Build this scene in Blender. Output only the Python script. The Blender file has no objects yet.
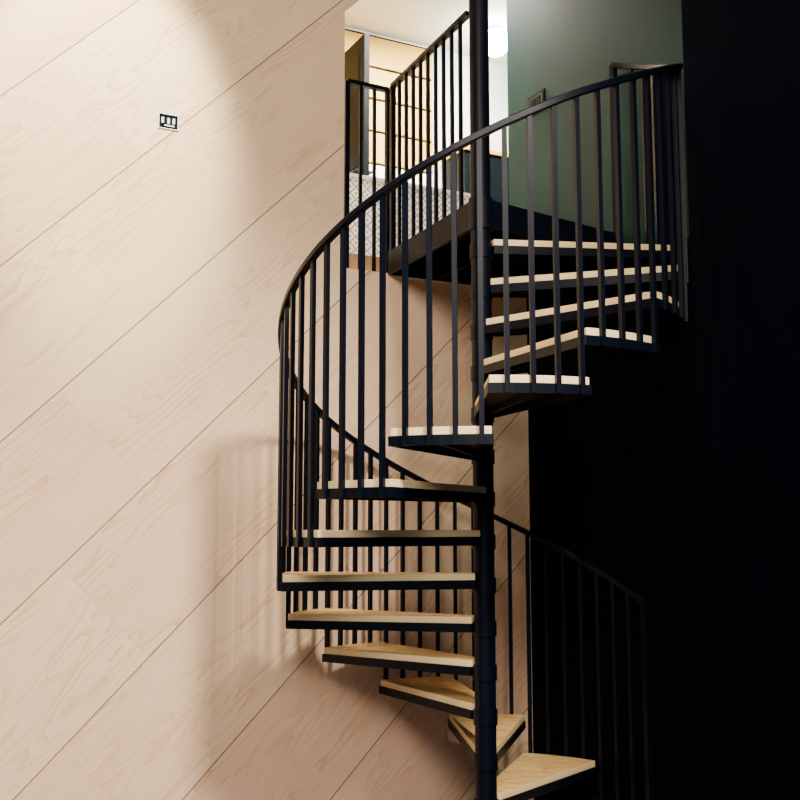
import bpy, bmesh, math, random
from mathutils import Vector, Matrix
random.seed(4)
S=bpy.context.scene
rad=math.radians
# ---------------------------------------------------------------- helpers
def newmat(name):
    m=bpy.data.materials.new(name); m.use_nodes=True
    nt=m.node_tree; b=nt.nodes['Principled BSDF']
    return m,nt,b
def N(nt,t,**k):
    n=nt.nodes.new(t)
    for a,v in k.items(): setattr(n,a,v)
    return n
def L(nt,a,b): nt.links.new(a,b)
def M(nt,op,a,b=None,c=None):
    n=nt.nodes.new('ShaderNodeMath'); n.operation=op
    for i,v in enumerate((a,b,c)):
        if v is None: continue
        if isinstance(v,(int,float)): n.inputs[i].default_value=v
        else: nt.links.new(v,n.inputs[i])
    return n.outputs[0]
def mix(nt,f,a,b,mode='MIX'):
    n=nt.nodes.new('ShaderNodeMix'); n.data_type='RGBA'; n.blend_type=mode
    for i,v in ((0,f),(6,a),(7,b)):
        if isinstance(v,(int,float)): n.inputs[i].default_value=v
        elif isinstance(v,tuple): n.inputs[i].default_value=v
        else: nt.links.new(v,n.inputs[i])
    return n.outputs[2]
def simple(name,col,rough=.5,metal=0,noise=.12,scale=12,spec=.5):
    m,nt,b=newmat(name)
    tc=N(nt,'ShaderNodeTexCoord'); no=N(nt,'ShaderNodeTexNoise')
    no.inputs['Scale'].default_value=scale; no.inputs['Detail'].default_value=4
    L(nt,tc.outputs['Object'],no.inputs['Vector'])
    c2=tuple(max(0,c*(1-noise*2)) for c in col)+(1,)
    c1=tuple(min(1,c*(1+noise)) for c in col)+(1,)
    L(nt,mix(nt,no.outputs['Fac'],c2,c1),b.inputs['Base Color'])
    b.inputs['Roughness'].default_value=rough; b.inputs['Metallic'].default_value=metal
    b.inputs['Specular IOR Level'].default_value=spec
    return m
def emis(name,col,st):
    m,nt,b=newmat(name)
    b.inputs['Emission Color'].default_value=(*col,1); b.inputs['Emission Strength'].default_value=st
    return m
def obj(name,bm,mat,parent=None,smooth=False,loc=None,rot=None):
    me=bpy.data.meshes.new(name); bmesh.ops.recalc_face_normals(bm,faces=bm.faces[:])
    bm.to_mesh(me); bm.free()
    if smooth:
        for p in me.polygons: p.use_smooth=True
    o=bpy.data.objects.new(name,me); S.collection.objects.link(o)
    for mm in (mat if isinstance(mat,list) else [mat]): me.materials.append(mm)
    if parent: o.parent=parent
    if loc: o.location=loc
    if rot: o.rotation_euler=rot
    return o
def empty(name,loc=(0,0,0),rot=(0,0,0)):
    e=bpy.data.objects.new(name,None); e.location=loc; e.rotation_euler=rot; e.empty_display_size=.1
    S.collection.objects.link(e); return e
def prism(bm,pts,z0,z1,mi=0,T=None):
    a=[Vector((p[0],p[1],z0)) for p in pts]; b=[Vector((p[0],p[1],z1)) for p in pts]
    if T: a=[T@v for v in a]; b=[T@v for v in b]
    va=[bm.verts.new(v) for v in a]; vb=[bm.verts.new(v) for v in b]
    fs=[bm.faces.new(va[::-1]),bm.faces.new(vb)]
    n=len(pts)
    for i in range(n): fs.append(bm.faces.new((va[i],va[(i+1)%n],vb[(i+1)%n],vb[i])))
    for f in fs: f.material_index=mi
def box(bm,x0,x1,y0,y1,z0,z1,mi=0,T=None):
    prism(bm,[(x0,y0),(x1,y0),(x1,y1),(x0,y1)],z0,z1,mi,T)
def tube(bm,pts,r,seg=12,sect=None,closed_ends=True):
    pts=[Vector(p) for p in pts]; rings=[]
    for i,p in enumerate(pts):
        t=(pts[min(i+1,len(pts)-1)]-pts[max(i-1,0)]).normalized()
        up=Vector((0,0,1)) if abs(t.z)<.95 else Vector((0,1,0))
        s=t.cross(up).normalized(); u=s.cross(t).normalized()
        if sect: ring=[bm.verts.new(p+s*a+u*b) for a,b in sect]
        else: ring=[bm.verts.new(p+s*r*math.cos(2*math.pi*k/seg)+u*r*math.sin(2*math.pi*k/seg)) for k in range(seg)]
        rings.append(ring)
    n=len(rings[0])
    for a,b in zip(rings,rings[1:]):
        for k in range(n): bm.faces.new((a[k],a[(k+1)%n],b[(k+1)%n],b[k]))
    bm.faces.new(rings[0][::-1]); bm.faces.new(rings[-1])
def cyl(bm,c,r,z0,z1,seg=32):
    prism(bm,[(c[0]+r*math.cos(2*math.pi*k/seg),c[1]+r*math.sin(2*math.pi*k/seg)) for k in range(seg)],z0,z1)

# ---------------------------------------------------------------- materials
# plywood panelling laid at 45 degrees
mply,nt,b=newmat('plywood_panelling')
tc=N(nt,'ShaderNodeTexCoord'); sp=N(nt,'ShaderNodeSeparateXYZ'); L(nt,tc.outputs['Object'],sp.inputs[0])
s_,z_=sp.outputs['X'],sp.outputs['Z']
u_=M(nt,'MULTIPLY',M(nt,'ADD',s_,z_),.70711); v_=M(nt,'MULTIPLY',M(nt,'SUBTRACT',z_,s_),.70711)
W=.5975
vr=M(nt,'DIVIDE',M(nt,'SUBTRACT',v_,1.3505),W); row=M(nt,'FLOOR',vr); fr=M(nt,'SUBTRACT',vr,row)
ur=M(nt,'DIVIDE',M(nt,'SUBTRACT',M(nt,'SUBTRACT',u_,2.245),M(nt,'MULTIPLY',row,.545)),2.4)
bd=M(nt,'FLOOR',ur); fu=M(nt,'SUBTRACT',ur,bd)
cx=N(nt,'ShaderNodeCombineXYZ'); L(nt,row,cx.inputs[0]); L(nt,bd,cx.inputs[1]); cx.inputs[2].default_value=3.3
wn=N(nt,'ShaderNodeTexWhiteNoise',noise_dimensions='3D'); L(nt,cx.outputs[0],wn.inputs['Vector'])
rnd=wn.outputs['Value']
g=N(nt,'ShaderNodeCombineXYZ'); L(nt,M(nt,'MULTIPLY',u_,.45),g.inputs[0]); L(nt,M(nt,'MULTIPLY',v_,3.4),g.inputs[1]); L(nt,M(nt,'MULTIPLY',rnd,37.),g.inputs[2])
n1=N(nt,'ShaderNodeTexNoise'); n1.inputs['Scale'].default_value=1.4; n1.inputs['Detail'].default_value=3; n1.inputs['Roughness'].default_value=.45; n1.inputs['Distortion'].default_value=.2; L(nt,g.outputs[0],n1.inputs['Vector'])
rings=M(nt,'FRACT',M(nt,'MULTIPLY',n1.outputs['Fac'],18.))
rg=M(nt,'POWER',rings,2.6)
gm=N(nt,'ShaderNodeTexNoise'); gm.inputs['Scale'].default_value=1.3; L(nt,g.outputs[0],gm.inputs['Vector'])
gmm=N(nt,'ShaderNodeMapRange'); gmm.inputs[1].default_value=.36; gmm.inputs[2].default_value=.62; L(nt,gm.outputs['Fac'],gmm.inputs[0])
rg=M(nt,'MULTIPLY',rg,gmm.outputs[0])
g2=N(nt,'ShaderNodeCombineXYZ'); L(nt,M(nt,'MULTIPLY',u_,5.),g2.inputs[0]); L(nt,M(nt,'MULTIPLY',v_,90.),g2.inputs[1]); L(nt,rnd,g2.inputs[2])
n2=N(nt,'ShaderNodeTexNoise'); n2.inputs['Scale'].default_value=1.; n2.inputs['Detail'].default_value=5; L(nt,g2.outputs[0],n2.inputs['Vector'])
n3=N(nt,'ShaderNodeTexNoise'); n3.inputs['Scale'].default_value=.9; n3.inputs['Detail'].default_value=2; L(nt,tc.outputs['Object'],n3.inputs['Vector'])
c=mix(nt,rnd,(.92,.70,.44,1),(.82,.51,.355,1))
c=mix(nt,M(nt,'MULTIPLY',rg,.78),c,(.58,.30,.14,1))
c=mix(nt,M(nt,'MULTIPLY',n2.outputs['Fac'],.38),c,(.74,.47,.28,1))
c=mix(nt,M(nt,'MULTIPLY',n3.outputs['Fac'],.2),c,(.94,.74,.52,1))
lo=M(nt,'LESS_THAN',fr,.0085); lc=M(nt,'MULTIPLY',M(nt,'LESS_THAN',fu,.0012),.25)
li=M(nt,'MAXIMUM',M(nt,'MULTIPLY',lo,.9),lc)
c=mix(nt,li,c,(.10,.06,.035,1))
L(nt,c,b.inputs['Base Color']); b.inputs['Roughness'].default_value=.62; b.inputs['Specular IOR Level'].default_value=.2
bp=N(nt,'ShaderNodeBump'); bp.inputs['Strength'].default_value=.5; bp.inputs['Distance'].default_value=.004
L(nt,M(nt,'SUBTRACT',1.,li),bp.inputs['Height']); L(nt,bp.outputs[0],b.inputs['Normal'])

# tread plywood
mtr,nt,b=newmat('tread_plywood')
tc=N(nt,'ShaderNodeTexCoord'); mp=N(nt,'ShaderNodeMapping'); L(nt,tc.outputs['Object'],mp.inputs[0]); mp.inputs['Scale'].default_value=(1.2,6,1)
mp.inputs['Rotation'].default_value=(0,0,.4)
n1=N(nt,'ShaderNodeTexNoise'); n1.inputs['Scale'].default_value=2.2; n1.inputs['Detail'].default_value=3; n1.inputs['Distortion'].default_value=.6; L(nt,mp.outputs[0],n1.inputs['Vector'])
rg=M(nt,'POWER',M(nt,'FRACT',M(nt,'MULTIPLY',n1.outputs['Fac'],9.)),2.)
c=mix(nt,M(nt,'MULTIPLY',rg,.85),(.94,.64,.25,1),(.48,.23,.05,1))
ge=N(nt,'ShaderNodeNewGeometry'); sx=N(nt,'ShaderNodeSeparateXYZ'); L(nt,ge.outputs['Normal'],sx.inputs[0])
so=N(nt,'ShaderNodeSeparateXYZ'); L(nt,tc.outputs['Object'],so.inputs[0])
ly=M(nt,'LESS_THAN',M(nt,'FRACT',M(nt,'MULTIPLY',so.outputs['Z'],160.)),.4)
ce=mix(nt,M(nt,'MULTIPLY',ly,.25),(.97,.77,.42,1),(.60,.38,.18,1))
c=mix(nt,M(nt,'LESS_THAN',M(nt,'ABSOLUTE',sx.outputs['Z']),.5),c,ce)
L(nt,c,b.inputs['Base Color']); b.inputs['Roughness'].default_value=.45

msteel=simple('painted_black_steel',(.0014,.0030,.0085),.38,0,.2,20,.15)
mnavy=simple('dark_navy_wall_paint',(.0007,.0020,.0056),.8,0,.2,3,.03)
mgreen=simple('dark_wall_lit_green',(.0022,.029,.025),.5,0,.25,2.5,.2)  # lit upper stretch of the dark wall; spotlight put into the colour
mwhite=simple('white_wall_paint',(.78,.82,.80),.6,0,.03,3)
mfloor=simple('dark_concrete_floor',(.10,.095,.09),.5,0,.25,4)
mwoodfl=simple('upper_wood_floor',(.35,.22,.12),.5,0,.2,8)
mblk=simple('black_lacquer',(.003,.005,.007),.5,0,.2,8,.08)
mplastic=simple('white_plastic',(.8,.8,.78),.4,0,.02,8)
mcoll=simple('collar_steel',(.010,.016,.03),.28,0,.2,20)
mclad,nt,b=newmat('honey_wood_board')
tc=N(nt,'ShaderNodeTexCoord'); mp=N(nt,'ShaderNodeMapping'); L(nt,tc.outputs['Object'],mp.inputs[0]); mp.inputs['Scale'].default_value=(1,1,14)
n1=N(nt,'ShaderNodeTexNoise'); n1.inputs['Scale'].default_value=3; n1.inputs['Detail'].default_value=4; L(nt,mp.outputs[0],n1.inputs['Vector'])
L(nt,mix(nt,n1.outputs['Fac'],(.68,.42,.05,1),(.52,.30,.035,1)),b.inputs['Base Color']); b.inputs['Roughness'].default_value=.5
mpale=simple('lamp_paled_board',(.92,.92,.80),.5,0,.04,6)  # lower cladding boards: lamp glare painted as a near-white colour
mfab,nt,b=newmat('lattice_pattern_panel')
tc=N(nt,'ShaderNodeTexCoord'); sf=N(nt,'ShaderNodeSeparateXYZ'); L(nt,tc.outputs['Object'],sf.inputs[0])
fa=M(nt,'FRACT',M(nt,'MULTIPLY',M(nt,'ADD',sf.outputs['X'],sf.outputs['Z']),13.)); fb=M(nt,'FRACT',M(nt,'MULTIPLY',M(nt,'SUBTRACT',sf.outputs['X'],sf.outputs['Z']),13.))
da=M(nt,'ABSOLUTE',M(nt,'SUBTRACT',fa,.5)); db=M(nt,'ABSOLUTE',M(nt,'SUBTRACT',fb,.5))
line=M(nt,'GREATER_THAN',M(nt,'MAXIMUM',da,db),.43)
dot=M(nt,'LESS_THAN',M(nt,'ADD',M(nt,'MULTIPLY',da,da),M(nt,'MULTIPLY',db,db)),.018)
L(nt,mix(nt,M(nt,'MAXIMUM',line,dot),(.96,.96,.94,1),(.30,.35,.38,1)),b.inputs['Base Color']); b.inputs['Roughness'].default_value=.7

# ---------------------------------------------------------------- room frame
U=Vector((.886,.4637,0)).normalized(); Nn=Vector((-U.y,U.x,0))
ang=math.atan2(U.y,U.x)
def P(s,n,z=0):
    return O0+U*s+Nn*n+Vector((0,0,z))
S0=Vector((-2.18,-.01,0)); S0=S0-Nn*(S0.dot(Nn)-1.0)
O0=S0
TR=Matrix.Translation(O0)@Matrix.Rotation(ang,4,'Z')
def roomobj(name,bm,mat,**k):
    o=obj(name,bm,mat,**k); 
    if not o.parent: o.matrix_world=TR
    return o
SC=2.876
CZ=5.65; FZ=3.04
def vprism(bm,pts,y0,y1,mi=0):
    a=[bm.verts.new((p[0],y0,p[1])) for p in pts]; c=[bm.verts.new((p[0],y1,p[1])) for p in pts]
    fs=[bm.faces.new(a),bm.faces.new(c[::-1])]; n=len(pts)
    for i in range(n): fs.append(bm.faces.new((a[i],c[i],c[(i+1)%n],a[(i+1)%n])))
    for f in fs: f.material_index=mi
OS=1.692
bm=bmesh.new()
vprism(bm,[(-4,0),(SC,0),(SC,2.92),(OS,2.92),(OS,OS+2.68),(SC,SC+2.68),(SC,CZ),(-4,CZ)],0,.12)
roomobj('wall_left',bm,mply)
bm=bmesh.new()
box(bm,SC,SC+.15,-7.5,.17,0,2.9,0); box(bm,SC,SC+.15,-1.36,.17,2.9,CZ,1); box(bm,SC,SC+.15,-7.5,-1.36,2.9,CZ,0)
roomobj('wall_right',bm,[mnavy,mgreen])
bm=bmesh.new(); box(bm,-4,SC+.15,-7.5,.12,-.1,0); roomobj('floor',bm,mfloor)
bm=bmesh.new(); box(bm,-4,SC+.15,-7.5,.12,CZ,CZ+.1); roomobj('ceiling',bm,mwhite)
bm=bmesh.new(); box(bm,-.6,6,.12,2.4,2.86,FZ); roomobj('floor_upper',bm,mwoodfl)
bm=bmesh.new(); box(bm,-.6,6,.12,2.4,5.44,5.54); roomobj('ceiling_upper',bm,mwhite)
bm=bmesh.new(); box(bm,-.6,6,2.1,2.22,FZ,5.44); roomobj('wall_upper_back',bm,mwhite)
bm=bmesh.new(); box(bm,-.6,-.5,.12,2.1,FZ,5.44); roomobj('wall_upper_left',bm,mwhite)
bm=bmesh.new(); box(bm,5.9,6,.12,2.1,FZ,5.44); roomobj('wall_upper_right',bm,mwhite)
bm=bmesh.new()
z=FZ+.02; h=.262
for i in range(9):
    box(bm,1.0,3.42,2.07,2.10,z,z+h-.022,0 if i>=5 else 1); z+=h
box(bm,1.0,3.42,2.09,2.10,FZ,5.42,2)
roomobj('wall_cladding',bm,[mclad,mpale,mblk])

# ---------------------------------------------------------------- spiral stair
st=empty('spiral_staircase')
R=.912; STEP=24.3; RISE=.19
def cen(n): return 255.2+(n-9)*STEP
def zt(n): return RISE*(n+1)
def pol(r,a): return (r*math.cos(rad(a)),r*math.sin(rad(a)))
bm=bmesh.new(); cyl(bm,(0,0),.047,0,CZ-.002,40); cyl(bm,(0,0),.13,0,.012,40)
obj('center_pole',bm,msteel,st)
for n in range(0,15):
    a=cen(n); z=zt(n); hw=12.8
    def wedge(inset):
        r0=.045; r1=R-.006-inset
        pts=[]
        w=.05-inset*.6
        d=Vector((math.cos(rad(a)),math.sin(rad(a)))); t=Vector((-d.y,d.x))
        pts.append(d*r0-t*w)
        k=math.degrees(inset/R)
        for q in range(9): pts.append(Vector(pol(r1,a-hw+k+(2*hw-2*k)*q/8)))
        pts.append(d*r0+t*w)
        return [(p.x,p.y) for p in pts]
    bm=bmesh.new()
    o=wedge(0); i=wedge(.008)
    prism(bm,o,z-.036,z-.030)
    m=len(o)
    for q in range(m):
        q2=(q+1)%m
        prism(bm,[o[q],o[q2],i[q2],i[q]],z-.068,z-.036)
    d=Vector(pol(1,a)); t=Vector((-d.y,d.x))
    pA,pB=d*.05,d*(R-.02)
    prism(bm,[tuple(pA-t*.004),tuple(pB-t*.004),tuple(pB+t*.004),tuple(pA+t*.004)],z-.064,z-.036)
    cyl(bm,(0,0),.053,z-.085,z-.02,32)
    obj('tread_tray_%d'%(n+1),bm,msteel,st)
    bm=bmesh.new(); prism(bm,wedge(.006),-.030,0)
    ob=obj('tread_board_%d'%(n+1),bm,mtr,st,loc=(0,0,z))
    bv=ob.modifiers.new('b','BEVEL'); bv.width=.0025; bv.segments=2
def hz(a): return 2.865+(a-247)*RISE/24.6-max(0,a-290)*.0006
bm=bmesh.new()
for n in range(0,15):
    for j in range(4):
        a=cen(n)-8.2+6.09*j
        T=Matrix.Rotation(rad(a),4,'Z')
        hw=.0095
        box(bm,R-hw-.002,R+hw-.002,-hw,hw,zt(n)-.068,hz(a),0,T)
for a,zb in ((27.5,0),(395,FZ-.12)):
    T=Matrix.Rotation(rad(a),4,'Z'); box(bm,R-.017,R+.012,-.015,.015,zb,hz(a),0,T)
obj('balusters',bm,msteel,st)
bm=bmesh.new()
pts=[(R*math.cos(rad(a)),R*math.sin(rad(a)),hz(a)) for a in [27+2.0*k for k in range(0,185)]]
w,h=.017,.010
tube(bm,pts,0,sect=[(-w,-h),(-w+.005,-h-.003),(w-.005,-h-.003),(w,-h),(w,h),(w-.006,h+.005),(-w+.006,h+.005),(-w,h)])
ob=obj('handrail',bm,msteel,st,smooth=False)
# landing
bm=bmesh.new()
corner=P(SC-.004,-.004); wl=P(1.96,-.004); rt=Vector((.755,.545,0))
rt=rt+U*((SC-.004)-((rt-O0).dot(U)))
poly=[(-.03,-.03),(.045,-.02),(rt.x,rt.y),(corner.x,corner.y),(wl.x,wl.y),(-.06,.03)]
prism(bm,poly,FZ-.012,FZ)
for q in range(len(poly)):
    p1=Vector(poly[q]); p2=Vector(poly[(q+1)%len(poly)])
    cc=Vector((.2,.6)); i1=p1+(cc-p1).normalized()*.02; i2=p2+(cc-p2).normalized()*.02
    prism(bm,[tuple(p1),tuple(p2),tuple(i2),tuple(i1)],FZ-.13,FZ-.012)
for f in (.33,.66):
    a1=Vector(poly[1]).lerp(Vector(poly[2]),f); a2=Vector(poly[4]).lerp(Vector(poly[3]),f)
    t=(a2-a1).normalized(); t=Vector((-t.y,t.x))*.012
    prism(bm,[tuple(a1-t),tuple(a1+t),tuple(a2+t),tuple(a2-t)],FZ-.12,FZ-.012)
cyl(bm,(0,0),.056,FZ-.14,FZ+.01,32)
obj('landing_platform',bm,msteel,st)
def guard(p1,p2,zb,ztp,nb,name,ends=(True,True)):
    bm=bmesh.new(); p1=Vector(p1); p2=Vector(p2)
    d=(p2-p1); T0=math.atan2(d.y,d.x)
    w,h=.017,.011
    tube(bm,[(p1.x,p1.y,ztp),(p2.x,p2.y,ztp)],0,sect=[(-w,-h),(w,-h),(w,h),(-w,h)])
    for k in range(nb+1):
        if (k==0 and not ends[0]) or (k==nb and not ends[1]): continue
        p=p1+d*k/nb; hw=.0085 if 0<k<nb else .014
        T=Matrix.Translation((p.x,p.y,0))@Matrix.Rotation(T0,4,'Z')
        box(bm,-hw,hw,-hw,hw,zb,ztp,0,T)
    obj(name,bm,msteel,st)
g0=(-.045,.04); g1=P(1.975,-.03)
guard(g0,(g1.x,g1.y),FZ,3.985,10,'landing_guard',(False,True))
ga=P(1.975,.03); gb=P(1.72,.03)
guard((ga.x,ga.y),(gb.x,gb.y),2.92,3.985,3,'balcony_guard')

# ---------------------------------------------------------------- fittings
def room_empty(name,s,n,z,dr=0):
    p=P(s,n,z); return empty(name,p,(0,0,ang+dr))
e=room_empty('electrical_outlet_box',.722,0,3.565)
bm=bmesh.new()
w,h=.047,.046
box(bm,-w,w,-.006,-.001,h,h+.006,0);box(bm,-w,w,-.006,-.001,-h-.004,-h,0);box(bm,-w-.004,-w,-.006,-.001,-h-.004,h+.006,0);box(bm,w,w+.004,-.006,-.001,-h-.004,h+.006,0)
obj('box_rim',bm,mplastic,e)
bm=bmesh.new(); box(bm,-w,w,-.003,-.001,-h,h); obj('box_recess',bm,mblk,e)
bm=bmesh.new()
for x in (-.030,.0,.026): box(bm,x-.006,x+.005,-.012,-.003,-.022,.006)
box(bm,-w,w,-.010,-.003,.024,.042); box(bm,-.02,.03,-.010,-.003,-.036,-.030)
obj('terminals',bm,mplastic,e)
e=empty('light_switch',P(SC,-.14,4.02),(0,0,ang-math.pi/2))
bm=bmesh.new(); box(bm,-.085,.085,-.008,-.001,-.06,.06); obj('plate',bm,mblk,e)
bm=bmesh.new(); box(bm,-.07,.07,-.011,-.008,-.045,.045); obj('bezel',bm,simple('dark_glass',(.02,.05,.045),.2),e)
bm=bmesh.new(); box(bm,-.05,-.006,-.015,-.011,-.03,.03); box(bm,.006,.05,-.015,-.011,-.03,.03); obj('rockers',bm,mblk,e)

e=empty('door_1',Vector((-.61,2.40,FZ+.005)),(0,0,ang+math.pi/2))
bm=bmesh.new(); box(bm,0,.62,-.02,.02,0,2.0)
for zz in ((.12,.9),(1.05,1.88)):
    box(bm,.09,.53,-.026,.026,zz[0],zz[1])
obj('leaf',bm,mblk,e)
bm=bmesh.new(); tube(bm,[(.05,-.02,1.0),(.05,-.06,1.0),(.15,-.06,1.0)],.009,10); tube(bm,[(.05,.02,1.0),(.05,.06,1.0),(.15,.06,1.0)],.009,10); obj('handle',bm,mcoll,e,smooth=True)
e=room_empty('patterned_screen',1.25,.55,FZ)
bm=bmesh.new(); box(bm,.03,1.57,-.008,.008,.06,.60); obj('panel',bm,mfab,e)
bm=bmesh.new()
box(bm,0,.03,-.014,.014,.0,.62); box(bm,1.57,1.60,-.014,.014,0,.62); box(bm,.03,1.57,-.014,.014,.60,.62); box(bm,.03,1.57,-.014,.014,.04,.06)
for x in (0,1.57): box(bm,x,x+.03,-.13,.13,0,.02)
obj('frame',bm,mplastic,e)
e=room_empty('dark_bookcase',3.5,1.72,FZ)
bm=bmesh.new()
box(bm,0,.03,0,.34,0,1.42);box(bm,.87,.9,0,.34,0,1.42);box(bm,.03,.87,.32,.34,0,1.42)
for zz in (.05,.4,.75,1.1,1.39): box(bm,.03,.87,0,.32,zz,zz+.03)
box(bm,.03,.44,-.015,0,.08,1.39);box(bm,.46,.87,-.015,0,.08,1.39)
obj('carcass',bm,mblk,e)
bm=bmesh.new(); box(bm,-.01,.91,-.02,.35,1.421,1.45); obj('top_board',bm,mclad,e)

gp=Vector((.375,3.1,5.32))
e=empty('globe_ceiling_light',gp)
bm=bmesh.new(); bmesh.ops.create_uvsphere(bm,u_segments=24,v_segments=16,radius=.11); obj('globe',bm,emis('globe_glow',(.85,1,.95),110),e,smooth=True)
bm=bmesh.new(); cyl(bm,(0,0),.06,.09,.119,20); obj('canopy',bm,mwhite,e)

# ---------------------------------------------------------------- lamps
def spot(name,loc,target,power,col,size,blend,soft,can=True):
    loc=Vector(loc); d=(Vector(target)-loc).normalized()
    e=empty(name,loc); q=d.to_track_quat('-Z','Y')
    ld=bpy.data.lights.new(name+'_bulb','SPOT'); ld.energy=power; ld.color=col; ld.spot_size=rad(size); ld.spot_blend=blend; ld.shadow_soft_size=soft
    lo=bpy.data.objects.new(name+'_bulb',ld); S.collection.objects.link(lo); lo.parent=e; lo.rotation_euler=q.to_euler()
    if can:
        bm=bmesh.new(); n=20
        ring=lambda r,z:[bm.verts.new((r*math.cos(2*math.pi*k/n),r*math.sin(2*math.pi*k/n),z)) for k in range(n)]
        rs=[ring(.062,.0),ring(.062,.15),ring(.03,.19)]
        for a,c in zip(rs,rs[1:]):
            for k in range(n): bm.faces.new((a[k],a[(k+1)%n],c[(k+1)%n],c[k]))
        bm.faces.new(rs[-1])
        o=obj('can',bm,mblk,e); o.rotation_euler=q.to_euler()
        bm=bmesh.new(); cyl(bm,(0,0),.008,.1,CZ-loc.z if loc.z<CZ else .2,10); obj('stem',bm,mblk,e)
    return e
spot('track_spotlight',(1.2,-3.6,5.2),(-1.75,.2,.35),2500,(1,.89,.77),50,1.0,.34)
spot('track_spotlight.001',P(.20,-1.6,5.30),P(.36,0,3.64),1400,(1,.95,.72),36,.62,.10)
spot('track_spotlight.002',P(2.0,-1.6,5.3),P(2.55,-.9,2.7),190,(1,.92,.68),46,.8,.05)
spot('track_spotlight.003',P(2.60,-.84,4.98),P(2.87,-.80,4.15),26,(.75,1,.95),62,1.0,.04)
def area(name,loc,rot,size,power,col):
    ld=bpy.data.lights.new(name,'AREA'); ld.energy=power; ld.size=size; ld.color=col
    o=bpy.data.objects.new(name,ld); o.location=loc; o.rotation_euler=rot; S.collection.objects.link(o)
area('upper_fill_light',P(3.05,1.0,5.38),(0,0,ang),.7,380,(1,.96,.84))  # added fill, stands for no fixture; brightens the upstairs cladding
area('upper_fill_light.001',P(2.1,.30,5.40),(0,0,ang),.3,130,(1,.97,.90))  # second added fill, lifts the screen and balcony edge
al=P(-1.6,-6.2,4.6); q=(P(-.1,0,.6)-al).to_track_quat('-Z','Y').to_euler()
area('room_fill_light',al,q,2.0,400,(1,.88,.78))  # unseen soft fill added behind the camera to weaken shadows

w=bpy.data.worlds.new('world'); S.world=w; w.use_nodes=True
w.node_tree.nodes['Background'].inputs[0].default_value=(.95,.95,1,1); w.node_tree.nodes['Background'].inputs[1].default_value=.12

cd=bpy.data.cameras.new('camera'); cd.sensor_width=36; cd.lens=47.25
co=bpy.data.objects.new('camera',cd); co.location=(-.375,-4.74,1.52); co.rotation_euler=(rad(97.06),0,0)
S.collection.objects.link(co); S.camera=co
